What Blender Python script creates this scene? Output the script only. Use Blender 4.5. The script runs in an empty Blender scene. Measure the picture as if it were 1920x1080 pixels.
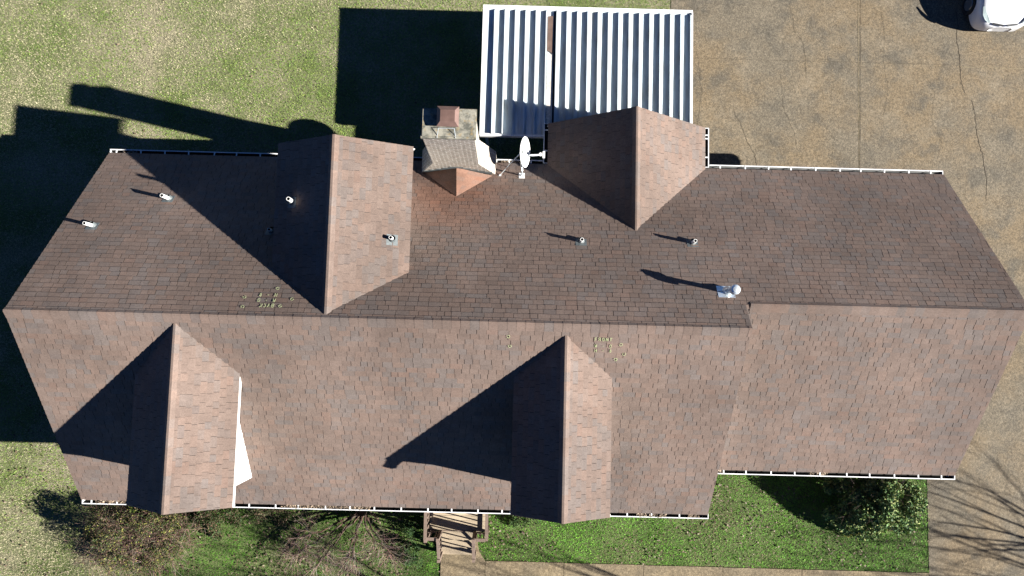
import bpy, math, random
import numpy as np
from mathutils import Vector, Matrix
random.seed(7); RNG = np.random.default_rng(11)
scene = bpy.context.scene
COL = scene.collection

# ------------------------------------------------------------------ camera
cam_d = bpy.data.cameras.new("camera"); cam = bpy.data.objects.new("camera", cam_d); COL.objects.link(cam)
cam_d.sensor_width = 36; cam_d.lens = 1305.47 / 1920 * 36; cam_d.clip_end = 500
M = Matrix(((0.99967, -0.02539, -0.00408), (0.02498, 0.99647, -0.0802), (0.0061, 0.08007, 0.99677))).to_4x4()
M.translation = (0, 0, 22.054)
cam.matrix_world = M
scene.camera = cam
# ------------------------------------------------------------------ sky, sun, exposure
SUN = Vector((1.909, -0.413, 1.0)).normalized()
w = bpy.data.worlds.new("World"); scene.world = w; w.use_nodes = True
nt = w.node_tree
sky = nt.nodes.new("ShaderNodeTexSky"); sky.sky_type = 'NISHITA'; sky.sun_disc = False
sky.sun_elevation = math.asin(SUN.z); sky.sun_rotation = math.atan2(SUN.x, SUN.y)
sky.altitude = 4500; sky.air_density = 0.5; sky.dust_density = 0.0; sky.ozone_density = 3.0
bg = nt.nodes["Background"]; bg.inputs[1].default_value = 0.05
hsv = nt.nodes.new('ShaderNodeHueSaturation'); hsv.inputs['Saturation'].default_value = 1.0; nt.links.new(sky.outputs[0], hsv.inputs['Color']); tn = nt.nodes.new('ShaderNodeMix'); tn.data_type = 'RGBA'; tn.blend_type = 'MULTIPLY'; tn.inputs[0].default_value = 1; tn.inputs[7].default_value = (.46, .66, .86, 1); nt.links.new(hsv.outputs[0], tn.inputs[6]); nt.links.new(tn.outputs[2], bg.inputs[0])
ld = bpy.data.lights.new("sun", 'SUN'); ld.energy = 5.0; ld.angle = math.radians(0.5); ld.color = (1.0, 0.955, 0.88)
lo = bpy.data.objects.new("sun", ld); COL.objects.link(lo); lo.rotation_euler = SUN.to_track_quat('Z', 'Y').to_euler(); lo.location = (30, -8, 30)
scene.view_settings.view_transform = 'Standard'; scene.view_settings.look = 'None'
scene.cycles.diffuse_bounces = 1; scene.view_settings.gamma = 1; scene.view_settings.exposure = 1.75

# ------------------------------------------------------------------ helpers
def tag(o, label=None, cat=None, group=None, kind=None):
    if label: o['label'] = label
    if cat: o['category'] = cat
    if group: o['group'] = group
    if kind: o['kind'] = kind
    return o
def empty(name, loc, **k):
    o = bpy.data.objects.new(name, None); COL.objects.link(o); o.location = loc; o.empty_display_size = .2
    return tag(o, **k)
class MB:
    def __init__(s): s.v = []; s.f = []; s.c = []; s.m = []
    def poly(s, pts, col=None, mi=0):
        n = len(s.v); s.v += [tuple(p) for p in pts]; s.f.append(tuple(range(n, n + len(pts)))); s.c.append(col or (1, 1, 1)); s.m.append(mi)
    def box(s, a, b, col=None, mi=0):
        (x0, y0, z0), (x1, y1, z1) = a, b
        x0, x1 = min(x0, x1), max(x0, x1); y0, y1 = min(y0, y1), max(y0, y1); z0, z1 = min(z0, z1), max(z0, z1)
        P = [(x0,y0,z0),(x1,y0,z0),(x1,y1,z0),(x0,y1,z0),(x0,y0,z1),(x1,y0,z1),(x1,y1,z1),(x0,y1,z1)]
        for q in ((3,2,1,0),(4,5,6,7),(0,1,5,4),(1,2,6,5),(2,3,7,6),(3,0,4,7)): s.poly([P[i] for i in q], col, mi)
    def slab(s, pts, n, t, col=None, mi=0):
        "a flat polygon given thickness t along -n"
        n = Vector(n).normalized() * t; T = [Vector(p) for p in pts]; B = [p - n for p in T]
        s.poly(T, col, mi); s.poly(B[::-1], col, mi)
        for i in range(len(T)):
            j = (i + 1) % len(T); s.poly([T[i], B[i], B[j], T[j]], col, mi)
    def bar(s, a, b, w, h, up=(0, 0, 1), col=None, mi=0):
        a, b = Vector(a), Vector(b); d = (b - a).normalized(); x = d.cross(Vector(up)).normalized(); y = x.cross(d)
        P = [e + x*sx*w/2 + y*sy*h/2 for e in (a, b) for sx, sy in ((-1,-1),(1,-1),(1,1),(-1,1))]
        for q in ((3,2,1,0),(4,5,6,7),(0,1,5,4),(1,2,6,5),(2,3,7,6),(3,0,4,7)): s.poly([P[i] for i in q], col, mi)
    def tube(s, a, b, r0, r1, n=12, cap=True, col=None, mi=0):
        a, b = Vector(a), Vector(b); d = (b - a).normalized()
        x = d.orthogonal().normalized(); y = d.cross(x)
        A = [a + (x*math.cos(2*math.pi*i/n) + y*math.sin(2*math.pi*i/n))*r0 for i in range(n)]
        B = [b + (x*math.cos(2*math.pi*i/n) + y*math.sin(2*math.pi*i/n))*r1 for i in range(n)]
        k = len(s.v); s.v += [tuple(p) for p in A + B]
        for i in range(n):
            j = (i+1) % n; s.f.append((k+i, k+j, k+n+j, k+n+i)); s.c.append(col or (1,1,1)); s.m.append(mi)
        if cap:
            s.f.append(tuple(k+n+i for i in range(n))); s.c.append(col or (1,1,1)); s.m.append(mi)
            s.f.append(tuple(k+n-1-i for i in range(n))); s.c.append(col or (1,1,1)); s.m.append(mi)
    def build(s, name, mats, parent=None, smooth=False):
        me = bpy.data.meshes.new(name); me.from_pydata(s.v, [], s.f)
        if not isinstance(mats, (list, tuple)): mats = [mats]
        for m in mats: me.materials.append(m)
        me.polygons.foreach_set('material_index', s.m)
        at = me.attributes.new('tint', 'FLOAT_COLOR', 'FACE')
        at.data.foreach_set('color', np.array([(*c, 1) for c in s.c], dtype=np.float32).ravel())
        uv = me.uv_layers.new(name='metric')
        nl = len(me.loops); co = np.zeros(len(me.vertices)*3); me.vertices.foreach_get('co', co); co = co.reshape(-1, 3)
        li = np.zeros(nl, dtype=np.int32); me.loops.foreach_get('vertex_index', li)
        npoly = len(me.polygons); nn = np.zeros(npoly*3); me.polygons.foreach_get('normal', nn); nn = np.abs(nn.reshape(-1, 3))
        lt = np.zeros(npoly, dtype=np.int32); me.polygons.foreach_get('loop_total', lt)
        ax = np.repeat(nn.argmax(1), lt); P = co[li]
        U = np.where(ax == 0, P[:, 1], P[:, 0]); V = np.where(ax == 2, P[:, 1], P[:, 2])
        uv.data.foreach_set('uv', np.stack([U, V], 1).ravel().astype(np.float32))
        if smooth: me.polygons.foreach_set('use_smooth', [True]*npoly)
        me.update()
        o = bpy.data.objects.new(name, me); COL.objects.link(o)
        if parent: o.parent = parent; o.matrix_parent_inverse = PINV(parent)
        return o
def PINV(p):
    m = Matrix.Translation(p.location) if p.parent is None else Matrix()
    return m.inverted() if p.parent is None else Matrix()

# ------------------------------------------------------------------ materials
def mat(name, base=(.5,.5,.5), rough=.8, metal=0, spec=.3, tint=False, noise=None, bump=None, coat=0, extra=None):
    """noise = list of (scale, strength, detail) multiplying value; bump = (scale, strength, dist)"""
    m = bpy.data.materials.new(name); m.use_nodes = True; t = m.node_tree; b = t.nodes['Principled BSDF']
    b.inputs['Roughness'].default_value = rough; b.inputs['Metallic'].default_value = metal
    b.inputs['Specular IOR Level'].default_value = spec; b.inputs['Coat Weight'].default_value = coat
    L = t.links.new; tc = t.nodes.new('ShaderNodeTexCoord')
    rgb = t.nodes.new('ShaderNodeRGB'); rgb.outputs[0].default_value = (*base, 1); cur = rgb.outputs[0]
    def mul(a, bb, fac=1.0):
        n = t.nodes.new('ShaderNodeMix'); n.data_type = 'RGBA'; n.blend_type = 'MULTIPLY'; n.inputs[0].default_value = fac
        L(a, n.inputs[6]); L(bb, n.inputs[7]); return n.outputs[2]
    if tint:
        a = t.nodes.new('ShaderNodeAttribute'); a.attribute_name = 'tint'; cur = mul(cur, a.outputs['Color'])
    for sc, st, de in (noise or []):
        n = t.nodes.new('ShaderNodeTexNoise'); n.inputs['Scale'].default_value = sc; n.inputs['Detail'].default_value = de
        L(tc.outputs['Object'], n.inputs['Vector'])
        r = t.nodes.new('ShaderNodeMapRange'); r.inputs[1].default_value = .3; r.inputs[2].default_value = .7
        r.inputs[3].default_value = 1 - st; r.inputs[4].default_value = 1 + st; L(n.outputs[0], r.inputs[0])
        c = t.nodes.new('ShaderNodeCombineColor'); [L(r.outputs[0], c.inputs[i]) for i in range(3)]
        cur = mul(cur, c.outputs[0])
    if extra: cur = extra(t, L, tc, cur, mul)
    L(cur, b.inputs['Base Color'])
    if bump:
        n = t.nodes.new('ShaderNodeTexNoise'); n.inputs['Scale'].default_value = bump[0]; n.inputs['Detail'].default_value = 3
        L(tc.outputs['Object'], n.inputs['Vector'])
        bp = t.nodes.new('ShaderNodeBump'); bp.inputs['Strength'].default_value = bump[1]; bp.inputs['Distance'].default_value = bump[2]
        L(n.outputs[0], bp.inputs['Height']); L(bp.outputs[0], b.inputs['Normal'])
    return m
def ramp(t, L, src, stops):
    r = t.nodes.new('ShaderNodeValToRGB'); e = r.color_ramp.elements
    while len(e) < len(stops): e.new(.5)
    for i, (p, c) in enumerate(stops): e[i].position = p; e[i].color = (*c, 1)
    L(src, r.inputs[0]); return r.outputs[0]
def nz(t, L, tc, sc, de=3, rough=.5, vec='Object'):
    n = t.nodes.new('ShaderNodeTexNoise'); n.inputs['Scale'].default_value = sc; n.inputs['Detail'].default_value = de; n.inputs['Roughness'].default_value = rough
    L(tc.outputs[vec], n.inputs['Vector']); return n.outputs[0]
def mixc(t, L, fac, a, b, mode='MIX'):
    n = t.nodes.new('ShaderNodeMix'); n.data_type = 'RGBA'; n.blend_type = mode
    (L(fac, n.inputs[0]) if hasattr(fac, 'is_linked') else setattr(n.inputs[0], 'default_value', fac))
    for k, x in ((6, a), (7, b)):
        if isinstance(x, tuple): n.inputs[k].default_value = (*x, 1)
        else: L(x, n.inputs[k])
    return n.outputs[2]

m_shingle = mat('asphalt_shingle', (.585, .585, .575), .92, spec=.2, tint=True, noise=[(.45, .14, 4), (2.2, .08, 4), (14, .07, 2), (42, .13, 3), (160, .22, 2)], bump=(240, .35, .003))
m_deck = mat('roof_underlay', (.06, .047, .042), .95)
m_white = mat('white_aluminium', (.72, .73, .74), .45, spec=.4, noise=[(3, .04, 3), (25, .03, 3)])
m_trim = mat('white_trim', (.62, .62, .60), .6, noise=[(6, .05, 3)])
m_pipe = mat('white_plastic_pipe', (.82, .82, .8), .4, noise=[(20, .03, 2)])
m_lead = mat('grey_flashing', (.10, .115, .12), .6, metal=.1, noise=[(18, .2, 3)])
m_galv = mat('galvanised_metal', (.62, .68, .72), .35, metal=.55, noise=[(12, .1, 3)])
m_black = mat('dark_hole', (.01, .01, .01), .9)
m_sludge = mat('gutter_sludge', (.012, .011, .010), .8, noise=[(9, .3, 4)])
m_gutgrey = mat('gutter_inside_grey', (.13, .135, .135), .7, noise=[(5, .3, 4)])
m_hood = mat('oxidised_copper_metal', (.135, .083, .070), .55, metal=.15, noise=[(7, .15, 4), (60, .06, 2)])
m_wood = mat('weathered_wood', (.17, .125, .10), .85, tint=True, noise=[(2, .12, 3), (40, .12, 2)])
m_glass = mat('window_glass', (.02, .03, .035), .08, spec=.6)
m_chalk = mat('yellow_green_chalk', (.33, .37, .20), .95, noise=[(90, .45, 2)])
m_twig = mat('bare_twig', (.6, .6, .6), .9, tint=True)
m_leaf = mat('leaf', (.6, .6, .58), .65, spec=.25, tint=True)
m_blade = mat('grass_blade', (.52, .52, .47), .7, spec=.25, tint=True)
m_paint = mat('white_car_paint', (.60, .61, .63), .25, spec=.5, coat=.8)
m_tyre = mat('tyre_rubber', (.015, .015, .016), .8)
m_rim = mat('alloy_rim', (.5, .52, .55), .3, metal=.9)
m_lens = mat('headlight_lens', (.32, .38, .38), .12, spec=.6, coat=1)
m_grille = mat('dark_grille', (.03, .032, .035), .4)

def brick_extra(t, L, tc, cur, mul):
    bt = t.nodes.new('ShaderNodeTexBrick'); bt.inputs['Scale'].default_value = 1.0
    bt.inputs['Brick Width'].default_value = .205; bt.inputs['Row Height'].default_value = .072; bt.inputs['Mortar Size'].default_value = .011
    bt.inputs['Color1'].default_value = (.20, .105, .075, 1); bt.inputs['Color2'].default_value = (.13, .07, .055, 1); bt.inputs['Mortar'].default_value = (.33, .30, .26, 1)
    L(tc.outputs['UV'], bt.inputs['Vector']); return mul(cur, bt.outputs[0])
m_brick = mat('red_brown_brick', (.6, .6, .6), .9, noise=[(3, .15, 3), (60, .12, 2)], extra=brick_extra)
def chim_extra(t, L, tc, cur, mul):
    bt = t.nodes.new('ShaderNodeTexBrick'); bt.inputs['Scale'].default_value = 1.0
    bt.inputs['Brick Width'].default_value = .205; bt.inputs['Row Height'].default_value = .068; bt.inputs['Mortar Size'].default_value = .020; bt.inputs['Mortar Smooth'].default_value = .5
    bt.inputs['Color1'].default_value = (.34, .24, .20, 1); bt.inputs['Color2'].default_value = (.24, .20, .185, 1); bt.inputs['Mortar'].default_value = (.92, .90, .84, 1)
    L(tc.outputs['UV'], bt.inputs['Vector'])
    c = mixc(t, L, ramp(t, L, nz(t, L, tc, 3.2, 5, .65), [(.50, (0,0,0)), (.70, (.45,.45,.45))]), bt.outputs[0], (.60, .57, .51))
    c = mixc(t, L, 1.0, c, ramp(t, L, nz(t, L, tc, 9, 6, .8), [(.30, (.55,.52,.50)), (.66, (1.25,1.25,1.25))]), 'MULTIPLY')
    return mul(cur, c)
m_chim = mat('weathered_pale_brick', (.55, .54, .52), .92, noise=[(6, .12, 3), (45, .14, 2)], bump=(40, .4, .01), extra=chim_extra)
def cap_extra(t, L, tc, cur, mul):
    c = mixc(t, L, ramp(t, L, nz(t, L, tc, 5, 6, .7), [(.42, (0,0,0)), (.60, (1,1,1))]), (.42, .40, .33), (.15, .15, .125))
    c = mixc(t, L, ramp(t, L, nz(t, L, tc, 9, 4, .6), [(.56, (0,0,0)), (.66, (.6,.6,.6))]), c, (.42, .30, .14))
    return mul(cur, c)
m_ccap = mat('stained_mortar_cap', (.62, .62, .62), .95, noise=[(70, .15, 2)], extra=cap_extra)
def conc_extra(a, b, pale, stain):
    def f(t, L, tc, cur, mul):
        c = mixc(t, L, ramp(t, L, nz(t, L, tc, .42, 6, .62), [(.42, (0,0,0)), (.58, (1,1,1))]), a, b)
        c = mixc(t, L, ramp(t, L, nz(t, L, tc, .75, 7, .7), [(.50, (0,0,0)), (.68, (.55,.55,.55))]), c, tuple(x*1.45 for x in b))
        c = mixc(t, L, ramp(t, L, nz(t, L, tc, 1.1, 5, .6), [(.50, (0,0,0)), (.66, (.8,.8,.8))]), c, stain)
        v = t.nodes.new('ShaderNodeTexVoronoi'); v.inputs['Scale'].default_value = 38; L(tc.outputs['Object'], v.inputs['Vector'])
        sp = ramp(t, L, v.outputs['Color'], [(.0, (.62,.62,.62)), (.55, (.95,.95,.95)), (1, (1.45,1.45,1.45))])
        c = mixc(t, L, 1.0, c, sp, 'MULTIPLY')
        c = mixc(t, L, 1.0, c, ramp(t, L, nz(t, L, tc, 11, 6, .9), [(.32, (.52,.52,.52)), (.68, (1.48,1.48,1.48))]), 'MULTIPLY')
        n = ramp(t, L, nz(t, L, tc, 26, 4, .8), [(.58, (0,0,0)), (.70, (.75,.75,.75))])
        c = mixc(t, L, n, c, pale)
        n = ramp(t, L, nz(t, L, tc, 75, 3, .7), [(.60, (0,0,0)), (.70, (.6,.6,.6))])
        return mul(cur, mixc(t, L, n, c, tuple(x*.3 for x in a)))
    return f
m_drive = mat('exposed_aggregate', (.52, .51, .50), .92, bump=(60, .5, .006), extra=conc_extra((.305, .238, .152), (.262, .226, .168), (.50, .45, .35), (.17, .155, .125)))
m_walk = mat('tan_aggregate_walk', (.68, .68, .68), .92, bump=(60, .5, .006), extra=conc_extra((.30, .235, .145), (.25, .20, .13), (.45, .38, .27), (.19, .155, .105)))
m_crack = mat('crack_dark', (.035, .028, .02), .95, noise=[(30, .4, 3)])
m_joint = mat('joint_pale', (.17, .14, .09), .95, noise=[(12, .45, 4)])
def soil_extra(t, L, tc, cur, mul):
    c = mixc(t, L, ramp(t, L, nz(t, L, tc, .35, 6, .65), [(.40, (0,0,0)), (.60, (1,1,1))]), (.19, .24, .08), (.44, .40, .26))
    c = mixc(t, L, 1.0, c, ramp(t, L, nz(t, L, tc, 14, 5, .8), [(.3, (.30,.30,.30)), (.7, (1.4,1.4,1.4))]), 'MULTIPLY')
    sx_ = t.nodes.new('ShaderNodeSeparateXYZ'); L(tc.outputs['Object'], sx_.inputs[0]); nn = nz(t, L, tc, .8, 4, .6)
    def rng(src, a, b):
        ad = t.nodes.new('ShaderNodeMath'); ad.operation = 'MULTIPLY_ADD'; ad.inputs[1].default_value = 2.4; L(nn, ad.inputs[0]); L(src, ad.inputs[2])
        m_ = t.nodes.new('ShaderNodeMapRange'); m_.inputs[1].default_value = a + 1.2; m_.inputs[2].default_value = b + 1.2; L(ad.outputs[0], m_.inputs[0]); return m_.outputs[0]
    fm = t.nodes.new('ShaderNodeMath'); fm.operation = 'MULTIPLY'; L(rng(sx_.outputs[1], -2.0, -3.2), fm.inputs[0]); L(rng(sx_.outputs[0], -12.6, -10.8), fm.inputs[1])
    c = mixc(t, L, fm.outputs[0], c, mixc(t, L, 1.0, c, (.44, .62, .34), 'MULTIPLY'))
    return mul(cur, c)
m_lawn = mat('lawn_soil', (.58, .58, .58), .95, bump=(35, .8, .03), extra=soil_extra)
def pan_extra(t, L, tc, cur, mul):
    mp = t.nodes.new('ShaderNodeMapping'); mp.inputs['Scale'].default_value = (6, .8, 1); L(tc.outputs['Object'], mp.inputs[0])
    n = t.nodes.new('ShaderNodeTexNoise'); n.inputs['Scale'].default_value = 1.6; n.inputs['Detail'].default_value = 5; L(mp.outputs[0], n.inputs['Vector'])
    return mixc(t, L, ramp(t, L, n.outputs[0], [(.46, (0,0,0)), (.68, (.7,.7,.7))]), cur, (.40, .40, .36))
m_pan = mat('white_roof_panel', (.58, .66, .70), .5, spec=.35, extra=pan_extra)
m_stain = mat('stained_metal', (.50, .47, .42), .7, noise=[(5, .25, 5), (22, .2, 3)])
m_rust = mat('brown_beam', (.12, .08, .065), .85, noise=[(8, .2, 4)])

# ------------------------------------------------------------------ roof shingles (real courses of tabs)
PAL = [(.236, .176, .151)]*8 + [(.226, .168, .144)]*6 + [(.246, .178, .150)]*5 + [(.222, .174, .155)]*4 + [(.215, .178, .165)]*2 + [(.208, .165, .150)]*1 + [(.246, .172, .143)]*1
def hash2(i, j, s=0):
    return random.Random(i*7349 + j*911 + s*131 + 5).random()
def patch(x, y, s):
    i, j = math.floor(x), math.floor(y); fx, fy = x - i, y - j; fx = fx*fx*(3-2*fx); fy = fy*fy*(3-2*fy)
    return (hash2(i,j,s)*(1-fx)+hash2(i+1,j,s)*fx)*(1-fy) + (hash2(i,j+1,s)*(1-fx)+hash2(i+1,j+1,s)*fx)*fy
def tabcol(p, mul):
    c = list(random.choice(PAL)); k = random.uniform(.945, 1.055) * mul
    a = patch(p.x*.9, p.y*.9, 1) - .5; b = patch(p.x*.35+9, p.y*.35, 2) - .5
    k *= 1 + .12*a + .16*b; g = patch(p.x*1.3, p.y*1.3, 5)
    if g > .62 and random.random() < .35: c = [.212, .173, .158]
    d = math.hypot(p.x + 1.7, (p.y - 4.2)*1.2)
    if d < 1.9 and p.z < 5:                       # rust washed down from the chimney flashings
        f = (1.9 - d)/1.9*1.4*(.6+.8*patch(p.x*2.5, p.y*2.5, 8)) if d > .2 else 1; f = min(1, f); c = [c[0]*(1+.16*f), c[1]*(1-.12*f), c[2]*(1-.24*f)]
    return (c[0]*k, c[1]*k, c[2]*k)
def clip(poly, cp):
    out = poly
    n = len(cp)
    for i in range(n):
        a, b = cp[i], cp[(i+1) % n]; inp = out; out = []
        if not inp: break
        def side(p): return (b[0]-a[0])*(p[1]-a[1]) - (b[1]-a[1])*(p[0]-a[0])
        for k in range(len(inp)):
            p, q = inp[k], inp[(k+1) % len(inp)]; sp, sq = side(p), side(q)
            if sp >= 0: out.append(p)
            if (sp > 0 and sq < 0) or (sp < 0 and sq > 0):
                t = sp/(sp-sq); out.append((p[0]+(q[0]-p[0])*t, p[1]+(q[1]-p[1])*t))
    return out
EXPO = .143
def slope(P0, P1, P2, cp=None, parent=None, mul=1.0, mn=.15, mx=.31):
    """P0,P1: eave ends; P2: a point at ridge height; builds deck + shingles for convex region cp (u,v) (default rectangle)."""
    P0, P1, P2 = Vector(P0), Vector(P1), Vector(P2)
    U = (P1-P0).normalized(); V = (P2-P0); V = (V - U*V.dot(U)); vl = V.length; V.normalize(); N = U.cross(V)
    if N.z < 0: N = -N
    ul = (P1-P0).length
    if cp is None: cp = [(0,0),(ul,0),(ul,vl),(0,vl)]
    ar = sum(cp[i][0]*cp[(i+1)%len(cp)][1]-cp[(i+1)%len(cp)][0]*cp[i][1] for i in range(len(cp)))
    if ar < 0: cp = cp[::-1]
    mb = MB(); at = lambda u, v, h: P0 + U*u + V*v + N*h
    mb.slab([at(u, v, 0) for u, v in cp], N, .05, mi=1)
    umin = min(c[0] for c in cp); umax = max(c[0] for c in cp); vmin = min(c[1] for c in cp); vmax = max(c[1] for c in cp)
    v = math.floor(vmin/EXPO)*EXPO - .012
    while v < vmax:
        u = umin - random.random()*.2; wob = random.uniform(-.002, .002)
        while u < umax:
            wd = random.uniform(mn, mx); th = random.choice((.012, .014, .016)); gap = random.choice((.004, .007, .010, .013))
            u0, u1 = u, u + wd - gap; dv = random.uniform(-.004, .004) + wob; v0, v1 = v + dv, v + EXPO + .025
            hh = lambda vv: .002 + (th)*(1 - (vv-v0)/(v1-v0))
            q = clip([(u0,v0),(u1,v0),(u1,v1),(u0,v1)], cp)
            if len(q) >= 3:
                col = tabcol(at((u0+u1)/2, v0, 0), mul)
                mb.poly([at(a, b, hh(b)) for a, b in q], col)
                full = len(q) == 4 and all(cp[0][0]-9e9 < a for a, b in q) and abs(q[0][0]-u0) < 1e-6 or False
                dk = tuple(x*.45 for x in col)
                lo_ = max(u0, umin); hi_ = min(u1, umax)
                inside = clip([(u0,v0+.001),(u1,v0+.001),(u1,v0+.002),(u0,v0+.002)], cp)
                if len(inside) >= 3:
                    a0 = min(p[0] for p in inside); a1 = max(p[0] for p in inside)
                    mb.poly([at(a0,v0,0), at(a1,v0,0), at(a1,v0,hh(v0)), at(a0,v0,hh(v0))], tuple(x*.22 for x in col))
                    for ue in (u0, u1):
                        vs_ = [p[1] for p in q if abs(p[0]-ue) < 1e-6]
                        if len(vs_) >= 2:
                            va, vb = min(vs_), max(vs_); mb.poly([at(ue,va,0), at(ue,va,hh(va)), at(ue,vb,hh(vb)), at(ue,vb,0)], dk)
            u += wd
        v += EXPO
    return mb.build('roof_slope', [m_shingle, m_deck], parent)
def ridge_cap(A, B, dl, dr, parent, w=.15, step=.21, mul=1.05, dw=0):
    """overlapping cap shingles from A to B; dl, dr = downslope unit vectors on each side"""
    A, B, dl, dr = Vector(A), Vector(B), Vector(dl).normalized(), Vector(dr).normalized()
    d = (B-A).normalized(); n = int((B-A).length/step); up = (-(dl+dr)).normalized(); mb = MB()
    for i in range(n+1):
        p = A + d*(i*step); q = A + d*min((i+1)*step+.05, (B-A).length)
        if (q-p).length < .03: continue
        lift0, lift1 = .036+random.uniform(-.001,.002), .032; ww = w + random.uniform(-.006, .006)
        col = tabcol(p, mul*.98)
        def prof(o, l):
            return [o + dl*(ww+dw) + up*(l-.012), o + dl*((ww+dw)*.45) + up*l, o + dl*.03 + up*(l+.012), o + dr*.03 + up*(l+.012), o + dr*((ww-dw)*.45) + up*l, o + dr*(ww-dw) + up*(l-.012)]
        a, b = prof(p, lift0), prof(q, lift1)
        for k in range(5): mb.poly([a[k], a[k+1], b[k+1], b[k]], col)
        dk = tuple(x*.7 for x in col)
        low = [x - up*.03 for x in a]
        for k in range(5): mb.poly([a[k], a[k+1], low[k+1], low[k]], dk)
        for k in (0, 5): mb.poly([a[k], b[k], b[k]-up*.03, a[k]-up*.03], dk)
    return mb.build('ridge_cap', m_shingle, parent)

# ------------------------------------------------------------------ dimensions
XL, X2, XR = -11.36, 5.52, 12.22
YB, YF, YG = 5.08, -4.455, -3.25
ZE, ZF, ZG = 2.734, 2.851, 2.874
YR, ZR = .47, 6.322; YRG, ZRG = 1.056, 5.867
TB, TF, TG = (ZR-ZE)/(YB-YR), (ZR-ZF)/(YR-YF), (ZRG-ZG)/(YRG-YG)
zb = lambda y: ZE + TB*(YB-y)
zf = lambda y: ZF + TF*(y-YF)
zg = lambda y: ZG + TG*(y-YG)
GZ = 0.0
house = empty('house', (0, 0, 0), label='long house with brown shingled gable roofs seen from above', cat='house')
# walls
mb = MB()
def gable_wall(x0, x1, pts):   # pts in (y,z)
    for x, fl in ((x0, 1), (x1, -1)):
        mb.poly([(x, y, z) for y, z in (pts if fl > 0 else pts[::-1])])
    for i in range(len(pts)):
        (ya, za), (yb_, zb_) = pts[i], pts[(i+1) % len(pts)]
        mb.poly([(x0, ya, za), (x1, ya, za), (x1, yb_, zb_), (x0, yb_, zb_)])
dz = .10
gable_wall(XL+.28, X2-.02, [(YF+.40, 0), (YB-.42, 0), (YB-.42, zb(YB-.42)-dz), (YR, ZR-dz), (YF+.40, zf(YF+.40)-dz)])
gable_wall(X2-.019, XR-.28, [(YG+.40, 0), (YB-.423, 0), (YB-.423, zb(YB-.423)-dz), (YRG, ZRG-dz), (YG+.40, zg(YG+.40)-dz)])
mb.build('wall', m_brick, house)
for (xa, xb, za, zb3, yw) in ((-9.6, -8.4, .9, 2.1, YF+.40), (-6.6, -5.4, .9, 2.1, YF+.40), (2.2, 3.6, .9, 2.1, YF+.40), (7.4, 8.8, 1.0, 2.1, YG+.40)):
    mb = MB(); yo = yw-.03
    for a, b in (((xa-.06, za-.06), (xb+.06, za)), ((xa-.06, zb3), (xb+.06, zb3+.06)), ((xa-.06, za), (xa, zb3)), ((xb, za), (xb+.06, zb3)), (((xa+xb)/2-.02, za), ((xa+xb)/2+.02, zb3))): mb.box((a[0], yo, a[1]), (b[0], yw+.01, b[1]))
    mb.box((xa, yo+.015, za), (xb, yw+.005, zb3), mi=1); mb.build('window', [m_trim, m_glass], house)
mb = MB(); mb.box((-1.85, YF+.37, .6), (-.90, YF+.41, 2.65)); fd = mb.build('front_door', m_hood, house)
mb = MB(); mb.tube((-1.0, YF+.30, 1.6), (-1.0, YF+.37, 1.6), .03, .03, 10); mb.build('door_knob', m_galv, fd)
# ell at the back
EX, EW, EY, EZ = 3.219, 2.222, 6.256, 4.351; ET = (EZ-2.75)/EW
mb = MB(); yy0, yy1 = 4.70, EY-.30
P = [(EX-EW+.36, 0), (EX+EW-.36, 0), (EX+EW-.36, EZ-ET*(EW-.36)-.08), (EX, EZ-.08), (EX-EW+.36, EZ-ET*(EW-.36)-.08)]
mb.poly([(x, yy1, z) for x, z in P][::-1])
for i in range(5):
    a, b = P[i], P[(i+1) % 5]; mb.poly([(a[0], yy0, a[1]), (b[0], yy0, b[1]), (b[0], yy1, b[1]), (a[0], yy1, a[1])])
mb.build('wall', m_brick, house)
# roof planes
VLB = math.hypot(YB-YR, ZR-ZE); vg_ = VLB*(YB-YRG)/(YB-YR)
slope((XL, YB, ZE), (XR, YB, ZE), (XL, YR, ZR), [(0, 0), (XR-XL, 0), (XR-XL, vg_), (0, vg_)], parent=house, mul=.97)
slope((XL, YB, ZE), (X2, YB, ZE), (XL, YR, ZR), [(0, vg_+.0005), (X2-XL, vg_+.0005), (X2-XL, VLB), (0, VLB)], parent=house, mul=.97)
slope((XL, YF, ZF), (X2, YF, ZF), (XL, YR, ZR), parent=house)
slope((X2-.0, YG, ZG), (XR, YG, ZG), (X2-.0, YRG, ZRG), parent=house, mul=.97)
dnb, dnf, dng = Vector((0, 1, -TB)), Vector((0, -1, -TF)), Vector((0, -1, -TG))
ridge_cap((XL+.0, YR, ZR), (X2, YR, ZR), dnf, dnb, house, dw=.06)
ridge_cap((XR, YRG, ZRG), (X2+.12, YRG, ZRG), dnb, dng, house, dw=-.06)
# added bounce board where the main roof stands above the garage roof, and rake / fascia boards
mb = MB()
def rakeboard(x, pts, t=.03, h=.15):
    for (a, b) in zip(pts[:-1], pts[1:]):
        mb.bar((x, a[0], a[1]-h/2-.075), (x, b[0], b[1]-h/2-.075), t, h, up=(0, 0, 1))
for x_, pts_ in ((XL+.035, [(YF, ZF), (YR, ZR)]), (XL+.035, [(YR, ZR), (YB, ZE)]), (XR-.035, [(YG, ZG), (YRG, ZRG)]), (XR-.035, [(YRG, ZRG), (YB, ZE)]), (X2-.03, [(YF, ZF), (YR, ZR)])):
    mb = MB(); rakeboard(x_, pts_); mb.build('rake_board', m_trim, house)
mb = MB(); q_ = [(X2+.003, YG-.02, zg(YG)-.1), (X2+.003, YR+.02, zg(YR+.02)-.1), (X2+.003, YR+.02, ZR-.09), (X2+.003, YR, ZR-.075), (X2+.003, YG-.02, zf(YG-.02)-.075)]
mb.slab(q_, (1, 0, 0), .02); mb.build('rake_bounce_board', m_trim, house)  # white facing over the brick, added to bounce sun onto the garage roof
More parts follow.
